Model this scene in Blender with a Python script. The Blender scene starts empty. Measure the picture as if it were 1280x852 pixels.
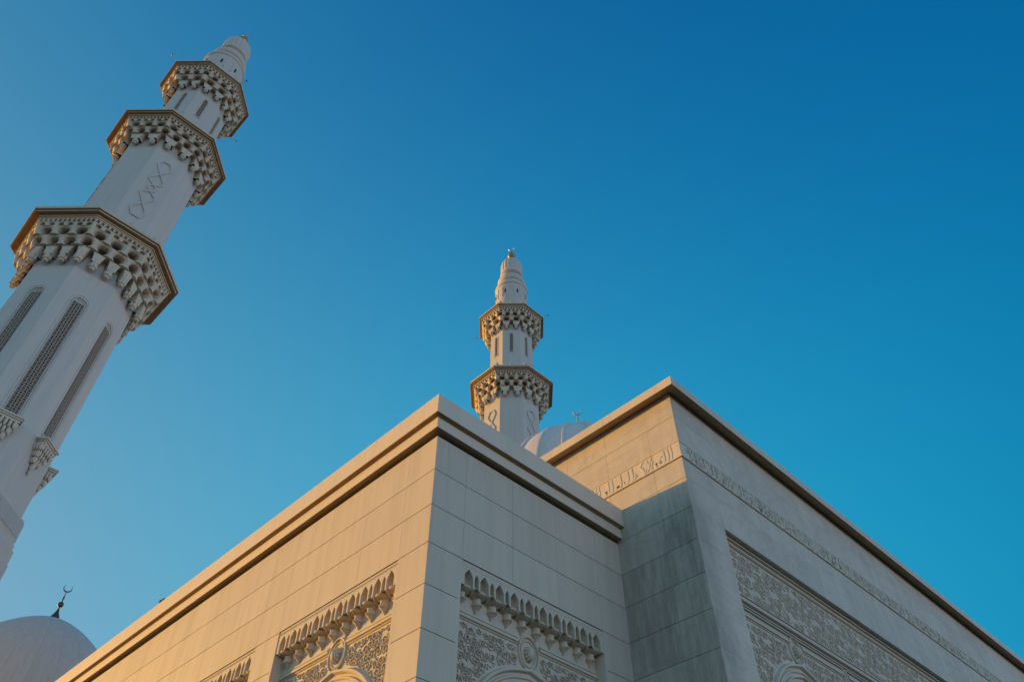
import bpy, math, random
from math import sin, cos, pi, radians, sqrt, atan2, tan, exp
from mathutils import Vector, Matrix

E = 1.6                     # eye height above the ground; heights below are given from the eye
SC = bpy.context.scene
COL = SC.collection
random.seed(7)
T8 = tan(pi / 8)

# ------------------------------------------------------------------ materials
def new_mat(name):
    m = bpy.data.materials.new(name); m.use_nodes = True
    nt = m.node_tree; b = nt.nodes['Principled BSDF']
    return m, nt, b
def N(nt, typ, **kw):
    n = nt.nodes.new(typ)
    for k, v in kw.items():
        if k.startswith('i_'):
            key = k[2:]
            key = int(key) if key.isdigit() else key.replace('_', ' ')
            n.inputs[key].default_value = v
        else: setattr(n, k, v)
    return n
def ramp(nt, stops):
    r = nt.nodes.new('ShaderNodeValToRGB'); e = r.color_ramp.elements
    while len(e) > 1: e.remove(e[-1])
    e[0].position, e[0].color = stops[0][0], stops[0][1]
    for p, c in stops[1:]:
        k = e.new(p); k.color = c
    return r
def mixc(nt, f, a, b, blend='MIX'):
    m = nt.nodes.new('ShaderNodeMix'); m.data_type = 'RGBA'; m.blend_type = blend
    for sock, v in ((m.inputs[0], f), (m.inputs[6], a), (m.inputs[7], b)):
        if hasattr(v, 'is_output'): nt.links.new(v, sock)
        elif isinstance(v, (int, float)): sock.default_value = v
        else: sock.default_value = (*v[:3], 1)
    return m.outputs[2]
def mth(nt, op, a, b=0.0, clamp=False):
    m = nt.nodes.new('ShaderNodeMath'); m.operation = op; m.use_clamp = clamp
    for sock, v in ((m.inputs[0], a), (m.inputs[1], b)):
        if hasattr(v, 'is_output'): nt.links.new(v, sock)
        else: sock.default_value = v
    return m.outputs[0]

def stone(name, col, var=.05, island=.06, rough=.62, cloud=2.2, veins=0.0, dirt=0.0, bump=.0025, stains=False, spec=.35, hollow_shade=0, hollow_dist=.3):
    m, nt, b = new_mat(name); L = nt.links.new
    geo = N(nt, 'ShaderNodeNewGeometry'); pos = geo.outputs['Position']
    n1 = N(nt, 'ShaderNodeTexNoise', i_Scale=cloud, i_Detail=5.0, i_Roughness=.6); L(pos, n1.inputs['Vector'])
    n2 = N(nt, 'ShaderNodeTexNoise', i_Scale=38.0, i_Detail=4.0, i_Roughness=.65); L(pos, n2.inputs['Vector'])
    # vertical weather streaks
    mp = N(nt, 'ShaderNodeMapping'); mp.inputs['Scale'].default_value = (3.2, 3.2, .22); L(pos, mp.inputs['Vector'])
    n3 = N(nt, 'ShaderNodeTexNoise', i_Scale=1.6, i_Detail=6.0, i_Roughness=.62); L(mp.outputs[0], n3.inputs['Vector'])
    v = mth(nt, 'MULTIPLY_ADD', n1.outputs[0], 2 * var); nt.nodes[-1].inputs[2].default_value = 1 - var
    v2 = mth(nt, 'MULTIPLY_ADD', n2.outputs[0], .06); nt.nodes[-1].inputs[2].default_value = .97
    v = mth(nt, 'MULTIPLY', v, v2)
    if island:
        vi = mth(nt, 'MULTIPLY_ADD', geo.outputs['Random Per Island'], 2 * island); nt.nodes[-1].inputs[2].default_value = 1 - island
        v = mth(nt, 'MULTIPLY', v, vi)
    if dirt:
        r = ramp(nt, [(.42, (1, 1, 1, 1)), (.72, (1 - dirt,) * 3 + (1,))]); L(n3.outputs[0], r.inputs[0])
        rr = N(nt, 'ShaderNodeSeparateColor'); L(r.outputs[0], rr.inputs[0]); v = mth(nt, 'MULTIPLY', v, rr.outputs[0])
    if veins:
        n4 = N(nt, 'ShaderNodeTexNoise', i_Scale=.9, i_Detail=8.0, i_Roughness=.55, i_Distortion=1.6)
        mp2 = N(nt, 'ShaderNodeMapping'); mp2.inputs['Rotation'].default_value = (.5, .4, .7); mp2.inputs['Scale'].default_value = (.7, .7, 1.5)
        L(pos, mp2.inputs['Vector']); L(mp2.outputs[0], n4.inputs['Vector'])
        d = mth(nt, 'ABSOLUTE', mth(nt, 'SUBTRACT', n4.outputs[0], .5))
        r = ramp(nt, [(0, (1 - veins,) * 3 + (1,)), (.035, (1 - veins * .25,) * 3 + (1,)), (.12, (1, 1, 1, 1))]); L(d, r.inputs[0])
        rr = N(nt, 'ShaderNodeSeparateColor'); L(r.outputs[0], rr.inputs[0]); v = mth(nt, 'MULTIPLY', v, rr.outputs[0])
    c = mixc(nt, 1.0, (*col, 1), (1, 1, 1, 1), 'MULTIPLY')
    cn = nt.nodes[-1]
    cb = N(nt, 'ShaderNodeCombineColor')
    for i in range(3): L(v, cb.inputs[i])
    L(cb.outputs[0], cn.inputs[7])
    # warm/cool drift
    c = mixc(nt, mth(nt, 'MULTIPLY', n1.outputs[0], .25), c, mixc(nt, 1.0, c, (.93, .86, .76), 'MULTIPLY'))
    if stains:   # grey water stains on the lower part of the side face near its outer corner
        sx = N(nt, 'ShaderNodeSeparateXYZ'); L(pos, sx.inputs[0])
        zf = N(nt, 'ShaderNodeMapRange'); zf.inputs[1].default_value = 10.75; zf.inputs[2].default_value = 9.7; zf.inputs[3].default_value = .14; L(sx.outputs[2], zf.inputs[0])
        yf = N(nt, 'ShaderNodeMapRange'); yf.inputs[1].default_value = 8.6; yf.inputs[2].default_value = 6.3; L(sx.outputs[1], yf.inputs[0])
        xf = N(nt, 'ShaderNodeMapRange'); xf.inputs[1].default_value = 11.4; xf.inputs[2].default_value = 10.76; L(sx.outputs[0], xf.inputs[0])
        st = ramp(nt, [(.40, (0, 0, 0, 1)), (.50, (.55, .55, .55, 1)), (.62, (1, 1, 1, 1))]); 
        n5 = N(nt, 'ShaderNodeTexNoise', i_Scale=3.0, i_Detail=12.0, i_Roughness=.78)
        mp3 = N(nt, 'ShaderNodeMapping'); mp3.inputs['Scale'].default_value = (1, 2.4, .35); L(pos, mp3.inputs['Vector']); L(mp3.outputs[0], n5.inputs['Vector'])
        L(n5.outputs[0], st.inputs[0]); ss = N(nt, 'ShaderNodeSeparateColor'); L(st.outputs[0], ss.inputs[0])
        ir = mth(nt, 'MULTIPLY_ADD', geo.outputs['Random Per Island'], .7); nt.nodes[-1].inputs[2].default_value = .3
        f = mth(nt, 'MULTIPLY', mth(nt, 'MULTIPLY', ss.outputs[0], ir), mth(nt, 'MULTIPLY', zf.outputs[0], mth(nt, 'MULTIPLY_ADD', yf.outputs[0], .75)))
        nt.nodes[-2].inputs[2].default_value = .25
        f = mth(nt, 'MULTIPLY', f, xf.outputs[0], True)
        f = mth(nt, 'MULTIPLY', f, .8)
        c = mixc(nt, f, c, (.13, .115, .095))
        # the whole lower side face is duller
        gi = mth(nt, 'MULTIPLY_ADD', geo.outputs['Random Per Island'], .50); nt.nodes[-1].inputs[2].default_value = .12
        g = mth(nt, 'MULTIPLY', mth(nt, 'MULTIPLY', zf.outputs[0], xf.outputs[0]), gi)
        c = mixc(nt, g, c, (.30, .26, .22))
    if hollow_shade:    # shade in the hollows of the carving, painted into the base colour
        ao = N(nt, 'ShaderNodeAmbientOcclusion', samples=8); ao.inputs['Distance'].default_value = hollow_dist
        gr2 = ramp(nt, [(.25, (hollow_shade,) * 3 + (1,)), (.72, (0, 0, 0, 1))]); L(ao.outputs['AO'], gr2.inputs[0])
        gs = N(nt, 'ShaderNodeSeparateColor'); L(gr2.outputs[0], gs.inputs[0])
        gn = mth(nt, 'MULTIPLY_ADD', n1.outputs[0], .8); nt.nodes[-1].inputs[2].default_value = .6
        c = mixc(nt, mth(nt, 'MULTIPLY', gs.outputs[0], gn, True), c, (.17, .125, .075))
    L(c, b.inputs['Base Color'])
    b.inputs['Roughness'].default_value = rough
    b.inputs['Specular IOR Level'].default_value = spec
    if bump:
        bn = N(nt, 'ShaderNodeBump', i_Strength=.6, i_Distance=bump)
        L(n2.outputs[0], bn.inputs['Height']); L(bn.outputs[0], b.inputs['Normal'])
    return m

def plain(name, col, rough=.5, metal=0.0, noise=.15):
    m, nt, b = new_mat(name)
    n = N(nt, 'ShaderNodeTexNoise', i_Scale=9.0, i_Detail=4.0)
    g = N(nt, 'ShaderNodeNewGeometry'); nt.links.new(g.outputs['Position'], n.inputs['Vector'])
    c = mixc(nt, n.outputs[0], tuple(x * (1 - noise) for x in col), tuple(min(1, x * (1 + noise)) for x in col))
    nt.links.new(c, b.inputs['Base Color'])
    b.inputs['Roughness'].default_value = rough; b.inputs['Metallic'].default_value = metal
    return m

M = {}
M['wing'] = stone('cream_stone', (0.64, 0.57, 0.475), var=.06, island=.035, dirt=.12, cloud=1.3)
M['trim'] = stone('cream_trim', (0.74, 0.65, 0.54), var=.03, island=.02, dirt=.05, cloud=1.6)
M['carved'] = stone('carved_stone', (0.64, 0.56, 0.45), hollow_shade=.42, hollow_dist=.08, var=.07, island=0, dirt=.05, bump=.004)
M['hall'] = stone('veined_marble', (0.64, 0.575, 0.49), var=.10, island=.06, veins=.12, dirt=.10, cloud=1.0, stains=True)
M['halltrim'] = stone('marble_trim', (0.68, 0.6, 0.5), var=.07, island=.03, dirt=.12)
M['minaret'] = stone('white_render', (0.62, 0.59, 0.55), var=.035, island=0, dirt=.08, cloud=.5)
M['muqarnas'] = stone('white_plaster', (.68, .60, .49), hollow_shade=.85, hollow_dist=.55, var=.08, island=0, dirt=.10, cloud=1.5)
M['rim'] = stone('warm_rim', (.66, .56, .43), var=.05, island=0, dirt=.15)
M['soffit'] = stone('shaded_soffit', (.36, .245, .135), var=.15, island=0, dirt=.2)  # soffit shade and warm bounce put into one dark stone colour
M['palemetal'] = plain('pale_metal', (.42, .36, .32), .6, .1)
M['lattice'] = stone('pink_lattice', (.38, .30, .24), var=.05, island=0)
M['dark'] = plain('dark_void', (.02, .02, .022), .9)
M['domegrey'] = stone('dome_cladding', (0.56, 0.54, 0.51), var=.05, island=.03, dirt=.12, cloud=.8)
M['domewhite'] = stone('ribbed_cladding', (.78, .70, .66), var=.04, island=.02, dirt=.08)
M['gold'] = plain('gilt', (.50, .24, .07), .45, .55)
M['bronze'] = plain('bronze', (.09, .06, .05), .5, .3)
M['steel'] = plain('steel', (.35, .35, .36), .4, .8)
M['mortar'] = plain('mortar', (.10, .09, .08), .9)
M['feather'] = plain('feather', (.02, .02, .023), .7)

# ------------------------------------------------------------------ mesh helpers
class MB:
    def __init__(s): s.v = []; s.f = []
    def quad(s, a, b, c, d):
        i = len(s.v); s.v += [a, b, c, d]; s.f.append((i, i + 1, i + 2, i + 3))
    def grid(s, pts, close=False):           # pts: rows of points
        base = len(s.v); r = len(pts); c = len(pts[0])
        for row in pts: s.v += list(row)
        for i in range(r - 1):
            for j in range(c if close else c - 1):
                k = (j + 1) % c
                s.f.append((base + i * c + j, base + i * c + k, base + (i + 1) * c + k, base + (i + 1) * c + j))
    def cap(s, pts):
        i = len(s.v); s.v += list(pts); s.f.append(tuple(range(i, i + len(pts))))
    def box(s, x0, x1, y0, y1, z0, z1):
        i = len(s.v)
        s.v += [(x, y, z) for z in (z0, z1) for (x, y) in ((x0, y0), (x1, y0), (x1, y1), (x0, y1))]
        for q in ((0, 3, 2, 1), (4, 5, 6, 7), (0, 1, 5, 4), (1, 2, 6, 5), (2, 3, 7, 6), (3, 0, 4, 7)):
            s.f.append(tuple(i + k for k in q))
    def lathe(s, prof, seg=24, cx=0, cy=0, flute=0, fn=16, capped=True, a0=0):
        rows = []
        for r, z in prof:
            rows.append([(cx + r * (1 + flute * abs(sin(fn * t / 2))) * cos(t), cy + r * (1 + flute * abs(sin(fn * t / 2))) * sin(t), z)
                         for t in [a0 + 2 * pi * k / seg for k in range(seg)]])
        s.grid(rows, True)
        if capped: s.cap(rows[-1]); s.cap(rows[0][::-1])
    def tube(s, pts, rad, seg=8):
        rows = []; n = len(pts)
        for i, p in enumerate(pts):
            p = Vector(p); d = (Vector(pts[min(i + 1, n - 1)]) - Vector(pts[max(i - 1, 0)])).normalized()
            a = d.cross(Vector((0, 0, 1)));
            if a.length < 1e-3: a = d.cross(Vector((1, 0, 0)))
            a.normalize(); b = d.cross(a); r = rad[i] if isinstance(rad, (list, tuple)) else rad
            rows.append([tuple(p + a * (r * cos(t)) + b * (r * sin(t))) for t in [2 * pi * k / seg for k in range(seg)]])
        s.grid(rows, True); s.cap(rows[0]); s.cap(rows[-1])
    def build(s, name, mat, parent=None, loc=(0, 0, 0), smooth=False, angle=40, lift=True):
        me = bpy.data.meshes.new(name)
        e = E if lift else 0
        me.from_pydata([(x, y, z + e) for x, y, z in s.v], [], s.f)
        mats = mat if isinstance(mat, list) else [mat]
        for q in mats: me.materials.append(q)
        me.validate(); me.update()
        if smooth:
            import bmesh
            bm = bmesh.new(); bm.from_mesh(me); bmesh.ops.remove_doubles(bm, verts=bm.verts, dist=1e-4)
            bmesh.ops.recalc_face_normals(bm, faces=bm.faces)
            for f in bm.faces: f.smooth = True
            for ed in bm.edges:
                if len(ed.link_faces) == 2 and ed.calc_face_angle(0) > radians(angle): ed.smooth = False
            bm.to_mesh(me); bm.free()
        o = bpy.data.objects.new(name, me); COL.objects.link(o); o.location = loc
        if parent: o.parent = parent
        return o
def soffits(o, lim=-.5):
    """level ledge faces get a darker colour that paints in the soffit shade"""
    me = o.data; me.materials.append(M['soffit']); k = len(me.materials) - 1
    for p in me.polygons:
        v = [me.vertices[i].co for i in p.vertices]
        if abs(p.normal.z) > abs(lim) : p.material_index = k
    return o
def thing(name, label, cat, loc=(0, 0, 0), rz=0, group=None):
    o = bpy.data.objects.new(name, None); COL.objects.link(o); o.location = loc; o.rotation_euler = (0, 0, rz)
    o['label'] = label; o['category'] = cat
    if group: o['group'] = group
    o.empty_display_size = .5
    return o
def tag(o, label, cat, group=None):
    o['label'] = label; o['category'] = cat
    if group: o['group'] = group
    return o
def copy_tree(o, parent=None):
    c = o.copy(); COL.objects.link(c); c.parent = parent
    for ch in list(o.children): copy_tree(ch, c)
    return c

# ------------------------------------------------------------------ camera (solved from the vanishing points)
F, PITCH, YAW, ROLL = 970.487, radians(47.25341), radians(45.34505), radians(-.11602)
fw = Vector((cos(YAW) * cos(PITCH), sin(YAW) * cos(PITCH), sin(PITCH)))
r0 = Vector((sin(YAW), -cos(YAW), 0)); u0 = r0.cross(fw)
rr = r0 * cos(ROLL) + u0 * sin(ROLL); uu = -r0 * sin(ROLL) + u0 * cos(ROLL)
cam = bpy.data.cameras.new('camera'); co = bpy.data.objects.new('camera', cam); COL.objects.link(co)
cam.sensor_width = 36; cam.lens = F / 1280 * 36; cam.clip_end = 5000; cam.clip_start = .05
mt = Matrix.Identity(4)
for i in range(3):
    mt[i][0] = rr[i]; mt[i][1] = uu[i]; mt[i][2] = -fw[i]
mt[0][3], mt[1][3], mt[2][3] = 0, 0, E
co.matrix_world = mt; SC.camera = co

# ------------------------------------------------------------------ light
SUN_AZ, SUN_EL = radians(114), radians(3.8)
w = bpy.data.worlds.new('World'); SC.world = w; w.use_nodes = True
nt = w.node_tree; bg = nt.nodes['Background']
sky = nt.nodes.new('ShaderNodeTexSky'); sky.sky_type = 'NISHITA'; sky.sun_disc = False
sky.sun_elevation = SUN_EL; sky.sun_rotation = pi / 2 - SUN_AZ      # rotation 0 is +Y, clockwise
sky.altitude = 0; sky.air_density = 1.0; sky.dust_density = .6; sky.ozone_density = 3.0
# the sky colour is graded by the direction seen from the ground (towards / away from the sun, high / low)
tc = nt.nodes.new('ShaderNodeTexCoord'); sp_ = nt.nodes.new('ShaderNodeSeparateXYZ'); nt.links.new(tc.outputs['Generated'], sp_.inputs[0])
dt = nt.nodes.new('ShaderNodeVectorMath'); dt.operation = 'DOT_PRODUCT'; dt.inputs[1].default_value = (cos(radians(112)), sin(radians(112)), 0); nt.links.new(tc.outputs['Generated'], dt.inputs[0])
sf = mth(nt, 'MULTIPLY_ADD', dt.outputs['Value'], .5); nt.nodes[-1].inputs[2].default_value = .5
K = 1 / 8.0
def st_(s_, c): return ((s_ + 1) / 2, (c[0] * K, c[1] * K, c[2] * K, 1))
SS = mth(nt, 'MAXIMUM', dt.outputs['Value'], -.55); SS = mth(nt, 'MINIMUM', SS, .9); ZZ = mth(nt, 'MAXIMUM', sp_.outputs[2], .33)
PS = [mth(nt, 'MULTIPLY', SS, SS), mth(nt, 'MULTIPLY', ZZ, ZZ), mth(nt, 'MULTIPLY', SS, ZZ)]
PC = [[-1.852, 0.084, 0.345], [3.35, 0.886, 0.634], [4.496, 4.299, 2.818], [-1.704, -1.679, -1.48], [-4.113, -3.489, -1.972], [-0.465, -0.318, -0.43]]
hi = nt.nodes.new('ShaderNodeCombineColor')
for ch in range(3):
    acc = mth(nt, 'ADD', PC[0][ch], 0.0)
    for q_, f_ in enumerate([SS, ZZ] + PS):
        acc = mth(nt, 'ADD', acc, mth(nt, 'MULTIPLY', f_, PC[q_ + 1][ch]))
    nt.links.new(mth(nt, 'MULTIPLY', mth(nt, 'EXPONENT', acc), K), hi.inputs[ch])
lo = ramp(nt, [st_(-1, (8.8, 6.5, 7.0)), st_(-.2, (8.8, 6.5, 7.0)), st_(.4, (4.2, 3.6, 3.4)), st_(1, (3.0, 2.0, 1.3))]); nt.links.new(sf, lo.inputs[0])  # unseen low sky band, brightened to fill the shaded walls
mr = nt.nodes.new('ShaderNodeMapRange'); mr.interpolation_type = 'SMOOTHSTEP'; mr.inputs[1].default_value = .38; mr.inputs[2].default_value = .08; nt.links.new(sp_.outputs[2], mr.inputs[0])
gr_ = mixc(nt, mr.outputs[0], hi.outputs[0], lo.outputs[0])
col_ = mixc(nt, 1.0, sky.outputs[0], gr_, 'MULTIPLY')
vm = nt.nodes.new('ShaderNodeVectorMath'); vm.operation = 'SCALE'; vm.inputs[3].default_value = 8.0; nt.links.new(col_, vm.inputs[0])
nt.links.new(vm.outputs[0], bg.inputs[0]); bg.inputs[1].default_value = .15
sd = bpy.data.lights.new('sun', 'SUN'); so = bpy.data.objects.new('sun', sd); COL.objects.link(so)
sd.energy = 5.0; sd.angle = radians(.5); sd.color = (1.0, .50, .05)
sdir = Vector((cos(SUN_AZ) * cos(SUN_EL), sin(SUN_AZ) * cos(SUN_EL), sin(SUN_EL)))
so.rotation_euler = sdir.to_track_quat('Z', 'Y').to_euler(); so.location = (-20, 60, 40)
SC.view_settings.view_transform = 'Standard'; SC.view_settings.look = 'None'
SC.view_settings.exposure = 0; SC.view_settings.gamma = 1
SC.cycles.max_bounces = 8; SC.cycles.diffuse_bounces = 5

# ------------------------------------------------------------------ masonry
def wall_blocks(mb, back, origin, T, Nn, ss, zs, openings=(), gh=.005, gv=.0018, th=.06, mitre0=False, mitre1=False, ch=.0015):
    """blocks on the plane origin + T*s ; Nn points out; ss / zs joint positions"""
    ox, oy = origin
    def P(s, d, z): return (ox + T[0] * s + Nn[0] * d, oy + T[1] * s + Nn[1] * d, z)
    for i in range(len(ss) - 1):
        for j in range(len(zs) - 1):
            sc_, zc_ = (ss[i] + ss[i + 1]) / 2, (zs[j] + zs[j + 1]) / 2
            if any(a < sc_ < b and c < zc_ < d for a, b, c, d in openings): continue
            first, last = i == 0, i == len(ss) - 2
            a = ss[i] + (0 if first else gv); b = ss[i + 1] - (0 if last else gv)
            c = zs[j] + gh; d = zs[j + 1] - gh
            ca = 0 if first and mitre0 else ch; cb = 0 if last and mitre1 else ch
            f = [P(a + ca, 0, c + ch), P(b - cb, 0, c + ch), P(b - cb, 0, d - ch), P(a + ca, 0, d - ch)]
            e = [P(a + (ch if first and mitre0 else 0), -ch, c), P(b - (ch if last and mitre1 else 0), -ch, c), P(b - (ch if last and mitre1 else 0), -ch, d), P(a + (ch if first and mitre0 else 0), -ch, d)]
            ma = th if first and mitre0 else 0; mbb = th if last and mitre1 else 0
            g = [P(a + ma, -th, c), P(b - mbb, -th, c), P(b - mbb, -th, d), P(a + ma, -th, d)]
            k = len(mb.v); mb.v += f + e + g
            mb.f.append((k, k + 1, k + 2, k + 3))
            for q in range(4):
                n = (q + 1) % 4
                mb.f.append((k + q, k + n, k + 4 + n, k + 4 + q)); mb.f.append((k + 4 + q, k + 4 + n, k + 8 + n, k + 8 + q))
            back.quad(P(ss[i] + ma, -.055, zs[j]), P(ss[i + 1] - mbb, -.055, zs[j]), P(ss[i + 1] - mbb, -.055, zs[j + 1]), P(ss[i] + ma, -.055, zs[j + 1]))

def sweep_L(mb, prof, X0, Y0, yfar, xfar, segs_y, segs_x):
    """moulding along an L: from yfar down to the corner, then along x; small joints between stones"""
    g = .002
    ys = sorted([y for y in segs_y if Y0 < y < yfar] + [yfar]); prev = None
    for y in ys:
        if prev is None: rows = [[(X0 - e, Y0 - e, z) for e, z in prof], [(X0 - e, y - g, z) for e, z in prof]]
        else: rows = [[(X0 - e, prev + g, z) for e, z in prof], [(X0 - e, y - g, z) for e, z in prof]]
        mb.grid(rows); mb.cap(rows[1]);
        if prev is not None: mb.cap(rows[0])
        prev = y
    xs = sorted([x for x in segs_x if X0 < x < xfar] + [xfar]); prev = None
    for x in xs:
        if prev is None: rows = [[(X0 - e, Y0 - e, z) for e, z in prof], [(x - g, Y0 - e, z) for e, z in prof]]
        else: rows = [[(prev + g, Y0 - e, z) for e, z in prof], [(x - g, Y0 - e, z) for e, z in prof]]
        mb.grid(rows); mb.cap(rows[1])
        if prev is not None: mb.cap(rows[0])
        prev = x

# ------------------------------------------------------------------ carved relief
def ribbon(mb, pts, wd, h, y, fl=.22):
    """raised strip on the plane y (outwards is -y) following pts (x, z)"""
    n = len(pts); rows = []
    for i, (x, z) in enumerate(pts):
        a = pts[max(i - 1, 0)]; b = pts[min(i + 1, n - 1)]
        dx, dz = b[0] - a[0], b[1] - a[1]; l = sqrt(dx * dx + dz * dz) or 1
        nx, nz = -dz / l, dx / l
        wv = wd[i] if isinstance(wd, list) else wd
        rows.append([(x + nx * wv / 2, y + .004, z + nz * wv / 2), (x + nx * wv * fl, y - h, z + nz * wv * fl),
                     (x - nx * wv * fl, y - h, z - nz * wv * fl), (x - nx * wv / 2, y + .004, z - nz * wv / 2)])
    mb.grid(rows)
    mb.cap(rows[0]); mb.cap(rows[-1][::-1])
def leaf(mb, x, z, ang, ln, wd, h, y):
    c, s = cos(ang), sin(ang)
    def q(a, b, d): return (x + c * a - s * b, y - d, z + s * a + c * b)
    i = len(mb.v)
    mb.v += [q(0, 0, -.004), q(ln * .35, wd * .5, -.004), q(ln * .7, wd * .35, -.004), q(ln, 0, -.004), q(ln * .7, -wd * .35, -.004), q(ln * .35, -wd * .5, -.004), q(ln * .45, 0, h)]
    for k in range(6): mb.f.append((i + k, i + (k + 1) % 6, i + 6))
def arabesque(mb, x0, x1, z0, z1, y, cell, h, ok, rng):
    nx = max(1, round((x1 - x0) / cell)); nz = max(1, round((z1 - z0) / cell)); cx_, cz_ = (x1 - x0) / nx, (z1 - z0) / nz
    for j in range(nz):
        for i in range(nx):
            cx = x0 + (i + .5 + rng.uniform(-.16, .16) + (.2 if j % 2 else -.2)) * cx_; cz = z0 + (j + .5 + rng.uniform(-.16, .16)) * cz_
            sg = 1 if (i + j) % 2 else -1
            if rng.random() < .15: sg = -sg
            a0 = rng.uniform(0, 2 * pi); turns = rng.uniform(1.15, 1.6) * 2 * pi; R = cell * rng.uniform(.50, .62)
            pts = []; n = 20
            for k in range(n + 1):
                t = k / n; r = R * (1 - .84 * t ** .8); a = a0 + sg * turns * t
                pts.append((cx + r * cos(a), cz + r * sin(a)))
            run = []; runs = []
            for p in pts:
                if ok(p[0], p[1], cell * .09): run.append(p)
                else:
                    if len(run) > 2: runs.append(run)
                    run = []
            if len(run) > 2: runs.append(run)
            for rn in runs: ribbon(mb, rn, [cell * (.15 - .05 * abs(2 * k / (len(rn) - 1) - 1)) for k in range(len(rn))], h, y)
            for k in range(1, n, 3):
                p = pts[k]; q = pts[k + 1]; a = atan2(q[1] - p[1], q[0] - p[0]) - sg * rng.uniform(.7, 1.2)
                if not ok(p[0] + cos(a) * cell * .3, p[1] + sin(a) * cell * .3, .01) or not ok(p[0], p[1], 0): continue
                leaf(mb, p[0], p[1], a, cell * rng.uniform(.26, .40), cell * rng.uniform(.15, .22), h * rng.uniform(.8, 1.15), y)
            if ok(cx, cz, cell * .15):
                for k in range(5): leaf(mb, cx, cz, a0 + k * 2 * pi / 5, cell * .17, cell * .11, h * 1.1, y)
            # tendril to the neighbour
            ex, ez = cx + cx_ * rng.uniform(.7, 1), cz + cz_ * rng.uniform(-.7, .7)
            pl = []
            for k in range(9):
                t = k / 8; pl.append((cx + (ex - cx) * t, cz + (ez - cz) * t + sin(t * 2 * pi) * cell * .2))
            if all(ok(p[0], p[1], cell * .08) for p in pl): ribbon(mb, pl, cell * .10, h * .75, y)

def arch_curve(a, zs, zc, n=40, tip=.0, zlow=None):
    pts = []
    if zlow is not None: pts.append((-a, zlow))
    for k in range(n + 1):
        x = -a + 2 * a * k / n; t = abs(x) / a
        z = zs + (zc - zs) * sqrt(max(0, 1 - t * t)); z += tip * max(0, 1 - t / .22) ** 2
        pts.append((x, z))
    if zlow is not None: pts.append((a, zlow))
    return pts
def arch_z(x, a, zs, zc, tip):
    t = abs(x) / a
    if t >= 1: return -99
    return zs + (zc - zs) * sqrt(1 - t * t) + tip * max(0, 1 - t / .22) ** 2

def shell_boss(mb, x, z, y, rx, rz, ry, n=11):
    rows = []
    for i in range(11):
        ph = pi / 2 * i / 10
        row = []
        for k in range(n * 8):
            t = 2 * pi * k / (n * 8); fl = 1 - .24 * (1 - abs(sin(n * t / 2))) ** 1.5 * sin(ph)
            row.append((x + rx * sin(ph) * cos(t) * fl, y - ry * cos(ph) * (1 if i else 1) , z + rz * sin(ph) * sin(t) * fl))
        rows.append(row)
    mb.grid(rows, True)
def spandrel(parent, prefix, x0, x1, ztop, zb, boss_r, a, zs, zcrown, tip, y, cell, h, zlow, rng):
    """band with a ring round a shell boss, carved spandrels and a blind arch"""
    xc = (x0 + x1) / 2; bz = ztop - boss_r * .86
    # band
    mb = MB()
    for xa, xb in ((x0, xc - boss_r * 1.02), (xc + boss_r * 1.02, x1)):
        prof = [(0, 0), (.035, 0), (.035, -.028), (.016, -.034), (.016, -.046), (.05, -.052), (.05, -.098), (.02, -.104), (.02, -.122), (0, -.13)]
        mb.grid([[(xa, y - d, ztop + zz) for d, zz in prof], [(xb, y - d, ztop + zz) for d, zz in prof]])
        mb.cap([(xa, y - d, ztop + zz) for d, zz in prof]); mb.cap([(xb, y - d, ztop + zz) for d, zz in prof])
    # ring
    for rad, wv, hh in ((1.0, .042, .035), (.76, .03, .02)):
        ring = [(xc + boss_r * rad * sin(t) * .92, bz + boss_r * rad * cos(t) * 1.12) for t in [2 * pi * k / 40 for k in range(41)]]
        ribbon(mb, ring, wv, hh, y)
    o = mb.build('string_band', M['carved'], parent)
    mb = MB(); shell_boss(mb, xc, bz - .01, y, boss_r * .40, boss_r * .56, boss_r * .5)
    mb.build('shell_boss', M['carved'], parent, smooth=True, angle=60)
    # arch mouldings
    mb = MB()
    c1 = [(xc + px, pz) for px, pz in arch_curve(a, zs, zcrown - .03, tip=tip, zlow=zlow)]
    ribbon(mb, c1, .085, .06, y)
    c2 = [(xc + px, pz) for px, pz in arch_curve(a - .11, zs, zcrown - .13, tip=tip * .6, zlow=zlow)]
    ribbon(mb, c2, .06, .028, y)
    c3 = [(xc + px, pz) for px, pz in arch_curve(a - .22, zs, zcrown - .23, tip=tip * .5, zlow=zlow)]
    ribbon(mb, c3, .05, .05, y)
    mb.build('arch_moulding', M['carved'], parent)
    def ok(px, pz, m):
        if px < x0 + .03 + m or px > x1 - .03 - m or pz > ztop - .15 - m: return False
        dx, dz = (px - xc) / (boss_r * .92 + .05 + m), (pz - bz) / (boss_r * 1.12 + .05 + m)
        if dx * dx + dz * dz < 1: return False
        t = px - xc; za = arch_z(t, a + .06 + m, zs, zcrown + .03 + m, tip)
        if pz < za: return False
        if abs(t) < a + .05 + m and pz < zs: return False
        return True
    mb = MB(); arabesque(mb, x0, x1, zs - .1 - (1.2 if x1 - x0 - 2 * a > .5 else 0), ztop - .13, y, cell, h, ok, rng)
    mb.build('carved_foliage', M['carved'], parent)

def pointed(hw, zb, zt, n=7):
    """outline of half a pointed arch, from the foot to the peak"""
    pts = [(hw, zb)]
    zs = zb + (zt - zb) * .55
    for k in range(n + 1):
        t = k / n; pts.append((hw * (1 - t ** 1.3), zs + (zt - zs) * t))
    return pts

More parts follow.
